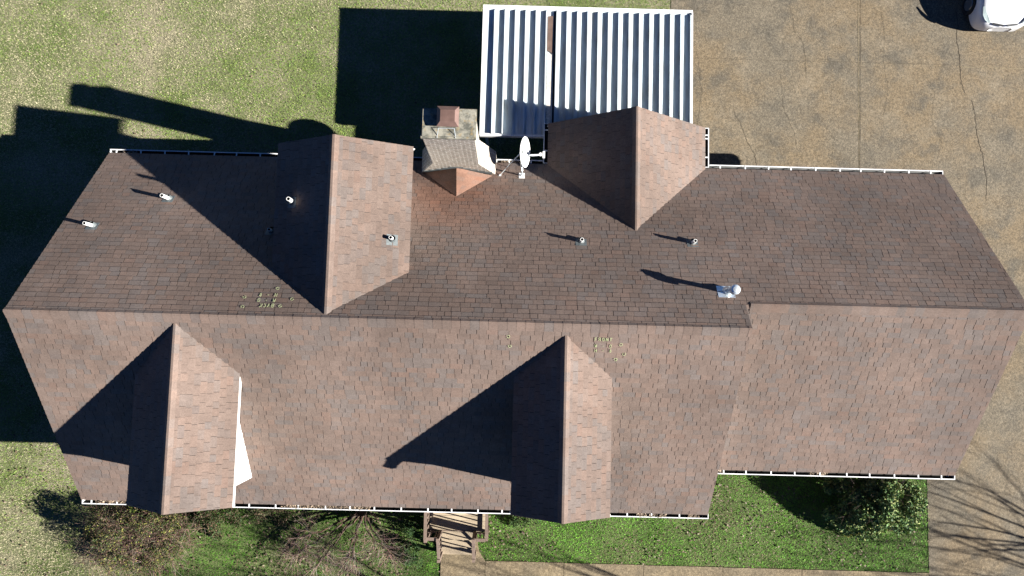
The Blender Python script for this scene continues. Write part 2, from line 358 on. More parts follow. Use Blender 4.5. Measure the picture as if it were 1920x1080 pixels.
mb = MB(); mb.box((XL, YF+.012, ZF-.20), (X2, YF+.032, ZF-.045)); mb.box((X2, YG+.012, ZG-.20), (XR, YG+.032, ZG-.045)); mb.box((XL, YB-.032, ZE-.20), (XR, YB-.012, ZE-.045))
mb.build('fascia', m_trim, house)
mb = MB(); mb.box((XL+.02, YF+.04, ZF-.20), (X2, YF+.42, ZF-.18)); mb.box((X2+.01, YG+.04, ZG-.20), (XR-.02, YG+.42, ZG-.18)); mb.box((XL+.02, YB-.42, ZE-.20), (XR-.02, YB-.04, ZE-.18))
mb.build('soffit', m_trim, house)

# dormers and ell roof
def cross_roof(X, wl, wr, zr, zl, zrt, yend, sg, meet, parent, mul=1.0, name_cap=True):
    """sg=+1 ridge runs back (+Y) from the main back slope, -1 runs to the front. meet(z)->y on the main plane"""
    out = []
    for side, wd, zz in ((-1, wl, zl), (1, wr, zrt)):
        e0 = Vector((X+side*wd, yend, zz)); r0 = Vector((X, yend, zr)); ye, yr = meet(zz), meet(zr)
        e1 = Vector((X+side*wd, ye, zz)); L_ = abs(ye-yend); Lr = abs(yr-yend)
        vl = (r0-e0).length
        U0, U1 = e0, e1
        cp = [(0, 0), (L_+.05, 0), (Lr+.10, vl), (0, vl)]
        out.append(slope(U0, U1, r0, cp, parent, mul))
    dl = Vector((-wl, 0, zl-zr)); dr = Vector((wr, 0, zrt-zr))
    out.append(ridge_cap((X, yend, zr), (X, meet(zr)-sg*.04, zr), dl, dr, parent, w=.13))
    return out
mb_y = lambda z: YB - (z-ZE)/TB
mf_y = lambda z: YF + (z-ZF)/TF
def dormer(X, wl, wr, zr, zl, zrt, yend, sg, ywall, ov, meet, mulc, label):
    "dormer = walls (part) with its own roof slopes, cap, window, fascia as sub-parts"
    main = zb if sg > 0 else zf
    mb = MB(); sl = (zr-zl)/wl; sr = (zr-zrt)/wr; xl, xr = X-wl+ov, X+wr-ov
    ztl, ztr = zr - sl*(wl-ov) - .06, zr - sr*(wr-ov) - .06
    zbase = main(ywall) - .10
    F = [(xl, ywall, zbase), (xr, ywall, zbase), (xr, ywall, ztr), (X, ywall, zr-.06), (xl, ywall, ztl)]
    mb.poly(F if sg < 0 else F[::-1])
    for x, zt in ((xl, ztl), (xr, ztr)):
        mb.poly([(x, ywall, zbase), (x, meet(zt)-sg*.1, zt-.05), (x, meet(zt)-sg*.1, zt), (x, ywall, zt)])
    d = mb.build('dormer', m_trim, house); d['label'] = label
    for sd, x, zt in ((-1, xl, ztl), (1, xr, ztr)):
        z_ = zbase + .06; sb = MB()
        while z_ < zt - .20:
            ya = ywall - sg*.004; yb2 = meet(z_ + .10)
            if abs(ya-yb2) > .06: sb.slab([(x+sd*.016, ya, z_), (x+sd*.016, yb2, z_), (x+sd*.004, yb2, z_+.135), (x+sd*.004, ya, z_+.135)], (sd, 0, .1), .004)
            z_ += .13
        sb.build('siding', m_trim, d)
    cross_roof(X, wl, wr, zr, zl, zrt, yend, sg, meet, d, mulc)
    fh = .035 if sg > 0 else .11
    mb = MB()
    for s, wd, zz in ((-1, wl, zl), (1, wr, zrt)):
        ye = meet(zz) - sg*(-.02)
        io_ = .012 if sg < 0 else .04; mb.bar((X+s*(wd-io_), yend, zz-.095), (X+s*(wd-io_), ye+sg*.0, zz-.095), .02, fh)
        mb.bar((X+s*wd, yend-sg*.04, zz-.13), (X, yend-sg*.04, zr-.13), .03, .12, up=(0, 0, 1))
    mb.build('fascia', m_trim, d)
    # window on the gable wall
    yo = ywall + sg*.004
    mb = MB(); ww, wz0, wz1 = .42, zbase+.35, min(zr-.75, zbase+1.35); t = sg*.04
    for a, b in (((X-ww-.06, wz0-.06), (X+ww+.06, wz0)), ((X-ww-.06, wz1), (X+ww+.06, wz1+.06)), ((X-ww-.06, wz0), (X-ww, wz1)), ((X+ww, wz0), (X+ww+.06, wz1)), ((X-ww, (wz0+wz1)/2-.02), (X+ww, (wz0+wz1)/2+.02))):
        mb.box((a[0], yo, a[1]), (b[0], yo+t, b[1]))
    n = len(mb.f); mb.box((X-ww, yo, wz0), (X+ww, yo+t*.4, wz1), mi=1)
    mb.build('window', [m_trim, m_glass], d)
    return d
dormer(-4.145, 1.560, 1.725, 6.235, 5.385, 5.40, 4.733, 1, 4.34, .42, mb_y, 1.0, 'wide dormer on the back slope beside the chimney')
dormer(-7.566, 1.228, 1.228, 6.174, 5.388, 5.388, -3.97, -1, -3.655, .28, mf_y, 1.0, 'front dormer with a white wall triangle showing')
dormer(1.329, 1.16, 1.15, 6.143, 5.45, 5.47, -3.97, -1, -3.655, .28, mf_y, 1.0, 'front dormer nearest the chalk writing')
cross_roof(EX, EW, EW, EZ, 2.75, 2.75, EY, 1, mb_y, house, 1.0)
mb = MB()
for s in (-1, 1):
    mb.bar((EX+s*EW, EY-.04, 2.75-.16), (EX, EY-.04, EZ-.16), .03, .14, up=(0, 0, 1)); mb.bar((EX+s*(EW-.02), EY, 2.65), (EX+s*(EW-.02), YB, 2.65), .02, .14)
mb.build('rake_board', m_trim, house)

# ------------------------------------------------------------------ gutters
LEAFSPOTS = []
def gutter(p0, p1, out, hangers, caps=(True, True), parent=house, dirt=None):
    p0, p1, out = Vector(p0), Vector(p1), Vector(out); d = (p1-p0).normalized(); up = Vector((0, 0, 1))
    prof = [(.0, .0), (.0, -.11), (.075, -.11), (.10, -.075), (.125, -.03), (.13, 0), (.112, .002), (.112, -.006)]
    mb = MB(); Q = lambda b, o, z: b + out*o + up*z
    for (a, b) in zip(prof[:-1], prof[1:]):
        mb.poly([Q(p0, *a), Q(p1, *a), Q(p1, *b), Q(p0, *b)])
    mb.bar(Q(p0, .126, .001), Q(p1, .126, .001), .024, .012)
    for e, yes in ((p0, caps[0]), (p1, caps[1])):
        if yes:
            mb.poly([Q(e, *a) for a in prof[:6]]); mb.bar(Q(e, 0, .0), Q(e, .137, .0), .018, .012)
    g = mb.build('gutter', m_white, parent)
    if dirt:
        sm = MB(); ip = [(.004, -.006), (.004, -.104), (.073, -.104), (.096, -.072), (.110, -.022)]
        for (a, b) in zip(ip[:-1], ip[1:]): sm.poly([Q(p0, *a), Q(p1, *a), Q(p1, *b), Q(p0, *b)])
        sm.build('wet_sludge', dirt, g)
    for t in hangers:
        h = MB(); c = p0 + d*t; h.bar(Q(c, -.035, .010), Q(c, .128, .010), .034, .010); h.build('hanger', m_white, g)
    return g
def hs(a, b, step=.68):
    r = []; t = a
    while t < b: r.append(t); t += step*random.uniform(.86, 1.12)
    return r
gz = -.045
gutter((XL, YF+.01, ZF+gz), (X2+.02, YF+.01, ZF+gz), (0, -1, 0), hs(.25, 16.8), dirt=m_sludge)
gutter((X2+.03, YG+.01, ZG+gz), (XR+.03, YG+.01, ZG+gz), (0, -1, 0), hs(.4, 6.6), caps=(False, True), dirt=m_sludge)
gutter((XL, YB-.01, ZE+gz), (-2.53, YB-.01, ZE+gz), (0, 1, 0), hs(.18, 8.7), dirt=m_sludge)
gutter((-.44, YB-.01, ZE+gz), (EX-EW-.14, YB-.01, ZE+gz), (0, 1, 0), [.35, .97], caps=(True, False), dirt=m_sludge)
gutter((EX-EW+.01, YB+.05, 2.705), (EX-EW+.01, EY+.02, 2.705), (-1, 0, 0), [.35, .95], dirt=m_sludge)
gutter((EX+EW-.01, YB+.05, 2.705), (EX+EW-.01, EY+.0, 2.705), (1, 0, 0), [.28, .82, .92], dirt=m_sludge)
gutter((EX+EW+.15, YB-.01, ZE+gz), (XR+.0, YB-.01, ZE+gz), (0, 1, 0), hs(.3, 6.6, .66), caps=(False, True), dirt=m_gutgrey)
# downspouts at the corners
for (x, y, z) in ((XR-.1, YG-.07, ZG), (XL+.12, YB+.07, ZE), (X2-.12, YF-.06, ZF)):
    mb = MB(); mb.bar((x, y, z-.15), (x, y + (.4 if y < 0 else -.4)*.9, z-.5), .07, .06, up=(1, 0, 0)); mb.bar((x, y + (.36 if y < 0 else -.36), z-.5), (x, y + (.36 if y < 0 else -.36), .1), .07, .06, up=(1, 0, 0)); mb.build('downspout', m_white, house)

# ------------------------------------------------------------------ chimney
mb = MB(); y0, y1 = 4.68, 5.33
O = [(-2.51, 0), (-.457, 0), (-.457, 3.02), (-.885, 4.09), (-.885, 6.34), (-2.085, 6.34), (-2.085, 4.09), (-2.51, 3.02)]
mb.poly([(x, y0, z) for x, z in O]); mb.poly([(x, y1, z) for x, z in O][::-1])
for i in range(8):
    a, b = O[i], O[(i+1) % 8]; mb.poly([(a[0], y0, a[1]), (a[0], y1, a[1]), (b[0], y1, b[1]), (b[0], y0, b[1])])
chim = mb.build('chimney', m_chim, house)
mb = MB(); mb.box((-2.116, 4.655, 6.341), (-.848, 5.355, 6.43))
mb.slab([(-2.08, 4.69, 6.47), (-.88, 4.69, 6.47), (-.88, 5.32, 6.47), (-2.08, 5.32, 6.47)], (0, 0, 1), .05); mb.build('chimney_cap', m_ccap, chim)
mb = MB(); cx, cy, hz = -1.49, 5.11, 6.475    # flared metal hood: broad foot, pinched rim
def ring(hx, hy, z): return [(cx-hx, cy-hy, z), (cx+hx, cy-hy, z), (cx+hx, cy+hy, z), (cx-hx, cy+hy, z)]
R0, R1, R2 = ring(.15, .15, hz), ring(.15, .15, hz+.10), ring(.25, .235, hz+.12); R3, R4 = ring(.25, .235, hz+.14), ring(.165, .13, hz+.21)
for a, b in ((R0, R1), (R1, R2), (R2, R3), (R3, R4)):
    for i in range(4): mb.poly([a[i], a[(i+1)%4], b[(i+1)%4], b[i]])
mb.poly(R4); mb.build('chimney_hood', m_hood, chim)
mb = MB()       # bent wire bail in front of the hood
for a, b in (((-1.70, 4.85, 6.56), (-1.34, 4.85, 6.56)), ((-1.70, 4.85, 6.56), (-1.74, 4.66, 6.44)), ((-1.34, 4.85, 6.56), (-1.31, 4.66, 6.44))): mb.tube(a, b, .007, .007, 6)
mb.build('wire_bracket', m_galv, chim)
# cricket behind the chimney
A = Vector((-1.475, 3.90, zb(3.90)+.02)); Bk = Vector((-1.50, 4.68, 3.66)); Lc = Vector((-2.42, 4.67, zb(4.67)+.02)); Rc = Vector((-.55, 4.62, zb(4.62)+.02))
mb = MB()
def tri_shingle(a, b, c, n=6):
    for i in range(n):
        for j in range(3):
            pass
cr = MB()
for (l) in (Lc, Rc):
    N = (Bk-A).cross(l-A).normalized(); N = N if N.z > 0 else -N
    n = 7
    for i in range(n):
        t0, t1 = i/n, (i+1)/n
        p, q = A.lerp(Bk, t0), A.lerp(Bk, t1); r, s_ = A.lerp(l, t0), A.lerp(l, t1)
        for j in range(3):
            u0, u1 = j/3, (j+1)/3; cc = tabcol(Vector((-1.6, 4.1, 3.5)), 1.02)
            cr.poly([p.lerp(r, u0)+N*.004, p.lerp(r, u1)+N*.004, q.lerp(s_, u1)+N*.012, q.lerp(s_, u0)+N*.012], cc)
cr.build('cricket', m_shingle, chim)
mb = MB()       # stepped flashing where the cricket meets the bricks
for s, l in ((-1, Lc), (1, Rc)):
    for k in range(5):
        a, b = Bk.lerp(l, k/5), Bk.lerp(l, (k+1)/5); zt = max(a.z, b.z)+.10
        mb.box((min(a.x, b.x), 4.668, min(a.z, b.z)-.02), (max(a.x, b.x), 4.679, zt))
mb.build('step_flashing', m_lead, chim)

# ------------------------------------------------------------------ roof vents
def vent(p, h, nrm, lab, r=.045, fl='cone'):
    p = Vector(p); N = Vector(nrm).normalized()
    mb = MB(); n = 16; r = r
    A = [p + Vector((math.cos(2*math.pi*i/n)*r, math.sin(2*math.pi*i/n)*r, -.05)) for i in range(n)]
    B = [v + Vector((0, 0, h+.05)) for v in A]; Ci = [Vector(((v.x-p.x)*.78+p.x, (v.y-p.y)*.78+p.y, v.z)) for v in B]; Di = [v - Vector((0, 0, .10)) for v in Ci]
    for i in range(n):
        j = (i+1) % n; mb.poly([A[i], A[j], B[j], B[i]]); mb.poly([B[i], B[j], Ci[j], Ci[i]]); mb.poly([Ci[i], Ci[j], Di[j], Di[i]], mi=1)
    mb.poly(Di, mi=1)
    o = mb.build('vent_pipe', [m_pipe, m_black], house); o['label'] = lab
    f = MB(); t = Vector((1, 0, 0)); t = (t - N*t.dot(N)).normalized(); b = N.cross(t)
    q = lambda a, c, hh=.014: p + t*a + b*c + N*hh
    f.slab([q(-.14, -.16), q(.14, -.16), q(.14, .10), q(-.14, .10)], N, .02)
    R = [q(math.cos(2*math.pi*i/n)*.095, math.sin(2*math.pi*i/n)*.095) for i in range(n)]; T = [p + N*.10 + t*math.cos(2*math.pi*i/n)*.052 + b*math.sin(2*math.pi*i/n)*.052 for i in range(n)]
    for i in range(n): j = (i+1) % n; f.poly([R[i], R[j], T[j], T[i]])
    f.build('pipe_flashing', m_lead, o)
NB = (0, TB, 1)
vent((-10.56, 2.72, zb(2.72)), .36, NB, 'white vent pipe nearest the left rake')
vent((-9.03, 3.60, zb(3.60)), .38, NB, 'white vent pipe above the left end of the back slope', r=.05)
vent((-6.03, 2.70, zb(2.70)), .22, NB, 'short vent pipe in the dormer shadow', r=.04)
vent((1.78, 2.63, zb(2.63)), .30, NB, 'vent pipe left of the ell valley tip')
vent((4.60, 2.67, zb(2.67)), .32, NB, 'vent pipe right of the ell valley tip')
vent((-5.225, 3.26, 6.235-.545*1.08), .28, (-.545, 0, 1), 'vent pipe on the dark side of the dormer', r=.05)
vent((-2.82, 2.43, 6.235-.484*1.325), .20, (.484, 0, 1), 'vent pipe on the sunlit side of the dormer')
# metal flue with round cap
p = Vector((5.17, 1.37, zb(1.37)))
mb = MB(); mb.tube(p - Vector((0, 0, .1)), p + Vector((0, 0, .50)), .06, .06, 18)
fl = mb.build('flue_pipe', m_galv, house, smooth=False)
mb = MB(); N = Vector(NB).normalized(); t = Vector((1, 0, 0)); b = N.cross(t)
mb.slab([p + t*a + b*c + N*.016 for a, c in ((-.24, -.2), (.16, -.2), (.16, .16), (-.24, .16))], N, .02)
mb.tube(p + N*.016, p + Vector((0, 0, .16)), .12, .07, 18); mb.build('flue_flashing', m_galv, fl)
mb = MB(); n = 24
for (r0, z0), (r1, z1) in zip([(.06, .50), (.115, .505), (.118, .60), (.105, .635), (.07, .665), (.03, .675)], [(.115, .505), (.118, .60), (.105, .635), (.07, .665), (.03, .675), (.001, .677)]):
    for i in range(n):
        a0, a1 = 2*math.pi*i/n, 2*math.pi*(i+1)/n
        mb.poly([p + Vector((math.cos(a)*r, math.sin(a)*r, z)) for a, r, z in ((a0, r0, z0), (a1, r0, z0), (a1, r1, z1), (a0, r1, z1))])
mb.build('flue_cap', m_galv, fl, smooth=True)

# ------------------------------------------------------------------ chalk marks on the shingles
GL = {'F': [[(0,0),(0,1),(.6,1)],[(0,.5),(.5,.5)]], 'R': [[(0,0),(0,1),(.5,1),(.6,.75),(.5,.5),(0,.5)],[(.25,.5),(.6,0)]],
      'O': [[(.1,0),(0,.5),(.1,1),(.5,1),(.6,.5),(.5,0),(.1,0)]], 'N': [[(0,0),(0,1),(.6,0),(.6,1)]], 'T': [[(.3,0),(.3,1)],[(-.05,1),(.75,1)]],
      'W': [[(0,1),(.15,0),(.3,.6),(.45,0),(.6,1)]], '-': [[(.1,.5),(.5,.5)]], '0': [[(.15,0),(0,.5),(.15,1),(.5,1),(.6,.5),(.5,0),(.15,0)]],
      'H': [[(0,0),(0,1)],[(.55,0),(.55,1)],[(0,.5),(.55,.5)]], '8': [[(.3,.5),(.05,.75),(.3,1),(.55,.75),(.3,.5),(.02,.25),(.3,0),(.58,.25),(.3,.5)]],
      'B': [[(0,0),(0,1),(.45,1),(.55,.75),(.45,.52),(0,.52)],[(.45,.52),(.6,.25),(.45,0),(0,0)]], 'A': [[(0,0),(.3,1),(.6,0)],[(.12,.4),(.48,.4)]],
      'C': [[(.6,.85),(.4,1),(.1,.85),(0,.5),(.1,.12),(.4,0),(.6,.15)]], 'K': [[(0,0),(0,1)],[(.6,1),(0,.45),(.6,0)]]}
def chalk(name, origin, ux, vy, N, text=None, ring_r=None, h=.085, adv=.085, wdt=.006, slant=0):
    global mb
    mb = MB(); origin, ux, vy, N = Vector(origin), Vector(ux), Vector(vy).normalized(), Vector(N).normalized()
    def stroke(pts):
        for a, b in zip(pts[:-1], pts[1:]):
            if False: continue
            A_, B_ = (origin + ux*a[0] + vy*a[1] + N*.024, origin + ux*b[0] + vy*b[1] + N*.024)
            if (B_-A_).length < 1e-4: continue
            mb.bar(A_, B_, wdt*random.uniform(1.2, 2.2), .004, up=N)
    if text:
        for i, ch in enumerate(text):
            if ch == ' ': continue
            mb = MB()
            for st in GL[ch]: stroke([(i*adv + x*h*.82, y*h) for x, y in st])
            mb.build('chalk_letter', m_chalk, house)
        return
    else:
        a0 = random.random()*6; stroke([(math.cos(a0+k*.5)*ring_r, math.sin(a0+k*.5)*ring_r) for k in range(12)])
    mb.build('chalk_mark', m_chalk, house)
VF = Vector((0, 1, TF)).normalized(); NFv = Vector((0, -TF, 1))
fp = lambda x, y: (x, y, zf(y)); bp_ = lambda x, y: (x, y, zb(y))
chalk('c', fp(1.99, .135), (1, 0, 0), VF, NFv, 'FRONT'); chalk('c', fp(2.0, -.015), (1, 0, 0), VF, NFv, 'W - 0'); chalk('c', fp(2.01, -.125), (1, 0, 0), VF, NFv, 'H - 8')
for x, y in ((.008, .181), (.05, -.037), (2.595, .063), (2.697, -.156), (2.515, -.285)): chalk('c', fp(x, y), (1, 0, 0), VF, NFv, ring_r=.036)
VB = Vector((0, 1, -TB)).normalized(); NBv = Vector((0, TB, 1))
for k, (s_, y) in enumerate((('BACK', .72), ('W - 0', .845), ('H - 8', .975))): chalk('c', bp_(-5.37+(0 if k else 0), y-.035), (-1, 0, 0), VB, NBv, s_, h=.10, adv=.088)
for x, y in ((-6.096, .914), (-6.06, .68), (-5.404, 1.144), (-4.994, .892), (-5.216, .72)): chalk('c', bp_(x, y), (1, 0, 0), VB, NBv, ring_r=.036)

# ------------------------------------------------------------------ satellite dish
dish = empty('satellite_dish', (.20, 4.72, zb(4.72)), label='white oval satellite dish on the back eave beside the chimney', cat='satellite dish')
base = Vector((.27, 4.66, zb(4.66)))
n = Vector((.93, -.06, .36)).normalized(); c0 = Vector((.31, 5.18, 3.58)); tx = Vector((0, 1, 0)); tx = (tx - n*tx.dot(n)).normalized(); ty = n.cross(tx)
mb = MB(); nr, na = 7, 36; G = []
for back in (0, 1):
    for i in range(nr+1):
        r = i/nr
        G.append([c0 + tx*math.cos(2*math.pi*k/na)*r*.415 + ty*math.sin(2*math.pi*k/na)*r*.38 + n*(.085*r*r - .05 - .012*back) for k in range(na)])
for back in (0, 1):
    for i in range(nr):
        a, b = G[back*(nr+1)+i], G[back*(nr+1)+i+1]
        for k in range(na):
            j = (k+1) % na; q = [a[k], b[k], b[j], a[j]]; mb.poly(q[::-1] if back else q)
for k in range(na): j = (k+1) % na; mb.poly([G[nr][k], G[2*nr+1][k], G[2*nr+1][j], G[nr][j]])
mb.build('reflector', m_pipe, dish, smooth=True)
mb = MB(); mb.tube(c0 + n*(-.045), c0 + n*(-.03), .045, .045, 14); mb.build('centre_emblem', m_lead, dish)
arm0 = c0 - ty*(-1)*(-.36) if False else c0 + ty*(-.36 if ty.z > 0 else .36); armE = Vector((.78, 5.15, 3.44))
mb = MB(); mb.bar(arm0 - n*.03, armE, .045, .05); mb.build('feed_arm', m_galv, dish)
mb = MB(); mb.tube(armE + Vector((-.02, 0, .02)), armE + Vector((-.02, 0, .11)), .045, .04, 14); mb.bar(armE + Vector((.07, -.09, .03)), armE + Vector((.07, .09, .03)), .06, .07); mb.build('feed_horn', m_pipe, dish)
mb = MB(); top = c0 - n*.10
mb.tube(base, Vector((base.x, base.y+.05, base.z+.35)), .025, .025, 10); mb.tube(Vector((base.x, base.y+.05, base.z+.35)), top, .025, .03, 10)
mb.tube(Vector((-.33, 4.66, zb(4.66)+.02)), top - Vector((0, 0, .1)), .011, .011, 6); mb.tube(Vector((-.15, 4.95, zb(4.95)+.02)), top - Vector((0, 0, .1)), .011, .011, 6)
mb.build('mast', m_galv, dish)
mb = MB(); mb.slab([base + Vector((dx, dy, -TB*dy+.022)) for dx, dy in ((-.08, -.09), (.08, -.09), (.08, .09), (-.08, .09))], NBv, .01)
for dx, dy in ((-.06, -.07), (.06, -.07), (.06, .07), (-.06, .07)): mb.tube(base + Vector((dx, dy, -TB*dy+.02)), base + Vector((dx, dy, -TB*dy+.045)), .012, .012, 6)
mb.build('mount_plate', m_pipe, dish)
mb = MB(); mb.slab([Vector((-.33+dx, 4.66+dy, zb(4.66+dy)+.03)) for dx, dy in ((-.03, -.03), (.03, -.03), (.03, .03), (-.03, .03))], NBv, .012); mb.build('strut_foot', m_pipe, dish)

# ------------------------------------------------------------------ carport with ribbed white roof
cp = empty('carport', (2.08, 7.8, 0), label='white ribbed metal carport roof behind the house', cat='carport')
CX0, CX1, CY0, CY1, CZ = -.961, 5.133, 5.93, 9.805, 2.50
mb = MB()
mb.slab([(CX0+.04, CY0+.04, CZ), (CX1-.04, CY0+.04, CZ), (CX1-.04, CY1-.04, CZ+.02), (CX0+.04, CY1-.04, CZ+.02)], (0, 0, 1), .02)
mb.build('roof_panel', m_pan, cp)
nr_ = 20; pitch = (CX1 - CX0 - .10)/nr_
ribs = []
for i in range(1, nr_+1):
    x = CX0 + .05 + i*pitch - (0.012 if i == nr_ else 0); mb = MB(); hgt = .080
    P = [(CY0+.05, CZ+.004), (CY1-.10, CZ+.02), (CY1-.17, CZ+.02+hgt), (CY0+.05, CZ+.004+hgt)]
    for dx in (-.008, .008): mb.poly([(x+dx, y, z) for y, z in P])
    for k in range(4): a, b = P[k], P[(k+1) % 4]; mb.poly([(x-.008, *a), (x+.008, *a), (x+.008, *b), (x-.008, *b)])
    mb.box((x-.018, CY0+.05, CZ+hgt+.0045), (x+.018, CY1-.175, CZ+hgt+.022)); mb.build('rib', m_pan, cp)
# open slot with the brown beam showing and a dark seam below it
x7 = CX0 + .05 + 6*pitch + .03
mb = MB(); mb.slab([(x7, 8.48, CZ+.045), (x7+.17, 8.40, CZ+.045), (x7+.17, 9.52, CZ+.055), (x7, 9.50, CZ+.055)], (0, 0, 1), .018); mb.build('brown_panel', m_rust, cp)
mb = MB(); mb.slab([(x7+.01, CY0+.12, CZ+.034), (x7+.15, CY0+.12, CZ+.034), (x7+.15, 8.36, CZ+.045), (x7+.01, 8.44, CZ+.045)], (0, 0, 1), .012); mb.build('stained_strip', m_stain, cp)
mb = MB(); mb.box((x7+.19, CY0+.10, CZ+.001), (x7+.235, 9.66, CZ+.03)); mb.build('dark_seam', m_black, cp)
mb = MB(); fz0, fz1 = CZ-.12, CZ+.03
mb.box((CX0, CY0, fz0), (CX1, CY0+.07, fz1)); mb.box((CX0, CY1-.09, fz0), (CX1, CY1, fz1+.02)); mb.box((CX0, CY0+.07, fz0), (CX0+.07, CY1-.09, fz1+.01)); mb.box((CX1-.035, CY0+.07, fz0), (CX1, CY1-.09, fz1+.06))
mb.build('edge_trim', m_white, cp)
mb = MB()
for y in (6.3, 7.9, 9.4): mb.box((CX0+.1, y, CZ-.20), (CX1-.1, y+.07, CZ-.04))
mb.build('beam', m_white, cp)
for x in (CX0+.15, 2.0, CX1-.15):
    for y in (6.33, 9.44):
        mb = MB(); mb.box((x-.04, y-.04, 0), (x+.04, y+.04, CZ-.2)); mb.build('post', m_white, cp)

# ------------------------------------------------------------------ porch steps with railings
ps = empty('porch_stairs', (-1.38, -5.4, 0), label='weathered wooden porch steps with railings below the front gutter', cat='porch steps')
m_deckb = mat('pale_deck_board', (.30, .255, .20), .85, tint=True, noise=[(2, .12, 3), (40, .12, 2)])
WB = lambda: tuple(random.uniform(.75, 1.2) for _ in (0,))*3
mb = MB()
yy = -4.05
while yy > -5.60:
    f = random.uniform(.9, 1.2); mb.box((-2.20, yy-.135, .57), (-.52, yy, .60), (f*1.15, f*1.1, f*1.0)); yy -= .143
mb.build('deck_board', m_deckb, ps)
mb = MB(); mb.box((-2.20, -4.05, .40), (-2.16, -5.66, .565)); mb.box((-.56, -4.05, .40), (-.52, -5.66, .565)); mb.box((-2.16, -5.66, .40), (-.56, -5.62, .565))
for x in (-2.18, -.54):
    for y in (-4.4, -5.6): mb.box((x-.045, y-.045, 0), (x+.045, y+.045, .40))
mb.build('deck_frame', m_wood, ps)
for k in range(3):
    mb = MB(); z = .45-.15*k; y = -5.67-.26*k; mb.box((-1.86, y-.27, z-.03), (-.86, y, z), (1.1, 1.05, .95)); mb.box((-1.86, y-.04, z-.14), (-.86, y-.02, z-.031)); mb.build('step', m_deckb, ps)
def railing(a, b, zt, zb_, nb, sl0=0, sl1=0):
    "rail from a to b (x,y) with sloping top; balusters upright"
    mb = MB(); A_ = Vector((*a, zt+sl0)); B_ = Vector((*b, zt+sl1)); mb.bar(A_, B_, .09, .035)
    lo0, lo1 = A_ - Vector((0, 0, zb_)), B_ - Vector((0, 0, zb_)); r = mb.build('railing', m_wood, ps); lr = MB(); lr.bar(lo0, lo1, .04, .06); lr.build('bottom_rail', m_wood, r)
    for i in range(nb):
        p, q = lo0.lerp(lo1, (i+.5)/nb), A_.lerp(B_, (i+.5)/nb); s2 = MB(); s2.bar(p, q - Vector((0, 0, .02)), .032, .032, up=(0, 1, 0)); s2.build('baluster', m_wood, r)
    return r
railing((-2.245, -4.3), (-2.235, -5.68), 1.50, .78, 9); railing((-.482, -4.3), (-.472, -5.60), 1.50, .78, 9)
railing((-2.20, -5.66), (-1.90, -5.66), 1.45, .75, 2); railing((-.84, -5.66), (-.50, -5.66), 1.45, .75, 3)
railing((-1.875, -5.70), (-1.872, -6.36), 1.10, .72, 4, .32, -.16); railing((-.848, -5.70), (-.845, -6.33), 1.10, .72, 4, .32, -.16)
for x, y, h in ((-2.24, -5.74, 1.40), (-.475, -5.64, 1.46), (-1.875, -5.68, 1.50), (-.848, -5.68, 1.50), (-1.873, -6.42, 1.0), (-.846, -6.39, .98), (-2.24, -4.28, 1.48), (-.48, -4.28, 1.48)):
    mb = MB(); mb.box((x-.045, y-.045, 0), (x+.045, y+.045, h)); mb.build('post', m_wood, ps)

# ------------------------------------------------------------------ ground, driveway, walkway
mb = MB(); mb.poly([(-90, -90, 0), (90, -90, 0), (90, 90, 0), (-90, 90, 0)]); tag(mb.build('lawn', m_lawn), kind='structure')
mb = MB(); Lp = [(5.08, 0, .012), (13.18, 0, .012), (13.18, -40, .012), (26, -40, .012), (26, 40, .012), (5.08, 40, .012)]
mb.slab(Lp, (0, 0, 1), .05); drive = tag(mb.build('driveway', m_drive), kind='structure')
mb = MB()
def ribbon(pts, w0, z=.0165):
    for a, b in zip(pts[:-1], pts[1:]):
        a, b = Vector((*a, z)), Vector((*b, z)); d = (b-a).normalized(); nn = Vector((-d.y, d.x, 0)); wa, wb = w0*random.uniform(.5, 1.3), w0*random.uniform(.5, 1.3)
        mb.poly([a-nn*wa, a+nn*wa, b+nn*wb, b-nn*wb])
def crack(pts, w0=.010, sub=8):
    out = []; w0 *= .62
    for a, b in zip(pts[:-1], pts[1:]):
        for k in range(sub):
            t = k/sub; out.append((a[0]+(b[0]-a[0])*t + random.uniform(-.022, .022), a[1]+(b[1]-a[1])*t + random.uniform(-.01, .01)))
    out.append(pts[-1]); ribbon(out, w0)
crack([(14.5, 11.3), (14.52, 10.77), (14.47, 10.32), (14.57, 9.78), (14.55, 9.38), (14.61, 8.79), (14.69, 8.52)], .012)
crack([(14.9, 8.3), (15.02, 7.73), (15.07, 7.02), (15.22, 6.5), (15.34, 5.62), (15.3, 5.0)], .011)
crack([(7.15, 7.7), (7.4, 7.26), (7.57, 6.73), (7.83, 6.3), (7.9, 5.8)], .007)
crack([(9.0, 11.4), (9.16, 10.44), (9.42, 10.09), (9.5, 9.55), (9.5, 8.9)], .005); crack([(8.7, 8.8), (8.75, 7.9), (9.1, 7.1), (9.2, 6.5)], .005)
crack([(12.0, 11.4), (12.1, 10.2), (12.05, 9.5), (12.2, 8.6), (12.0, 7.6)], .004); crack([(13.0, 10.4), (13.3, 9.4), (13.7, 8.5), (13.6, 7.6), (13.9, 6.9), (13.7, 6.1)], .004)
crack([(6.0, 9.4), (6.1, 8.3), (5.95, 7.2)], .004); crack([(10.0, 7.5), (10.4, 6.9), (10.3, 6.0)], .004); crack([(12.2, 6.6), (12.7, 6.2), (12.6, 5.5)], .004)
tag(mb.build('driveway_cracks', m_crack), kind='structure')
mb = MB(); ribbon([(11.19+.004*k+random.uniform(-.004,.004), 5.0+.4*k) for k in range(60)], .010); ribbon([(14.6+.3*k, 9.40) for k in range(40)], .012)
tag(mb.build('driveway_joint', m_joint), kind='structure')
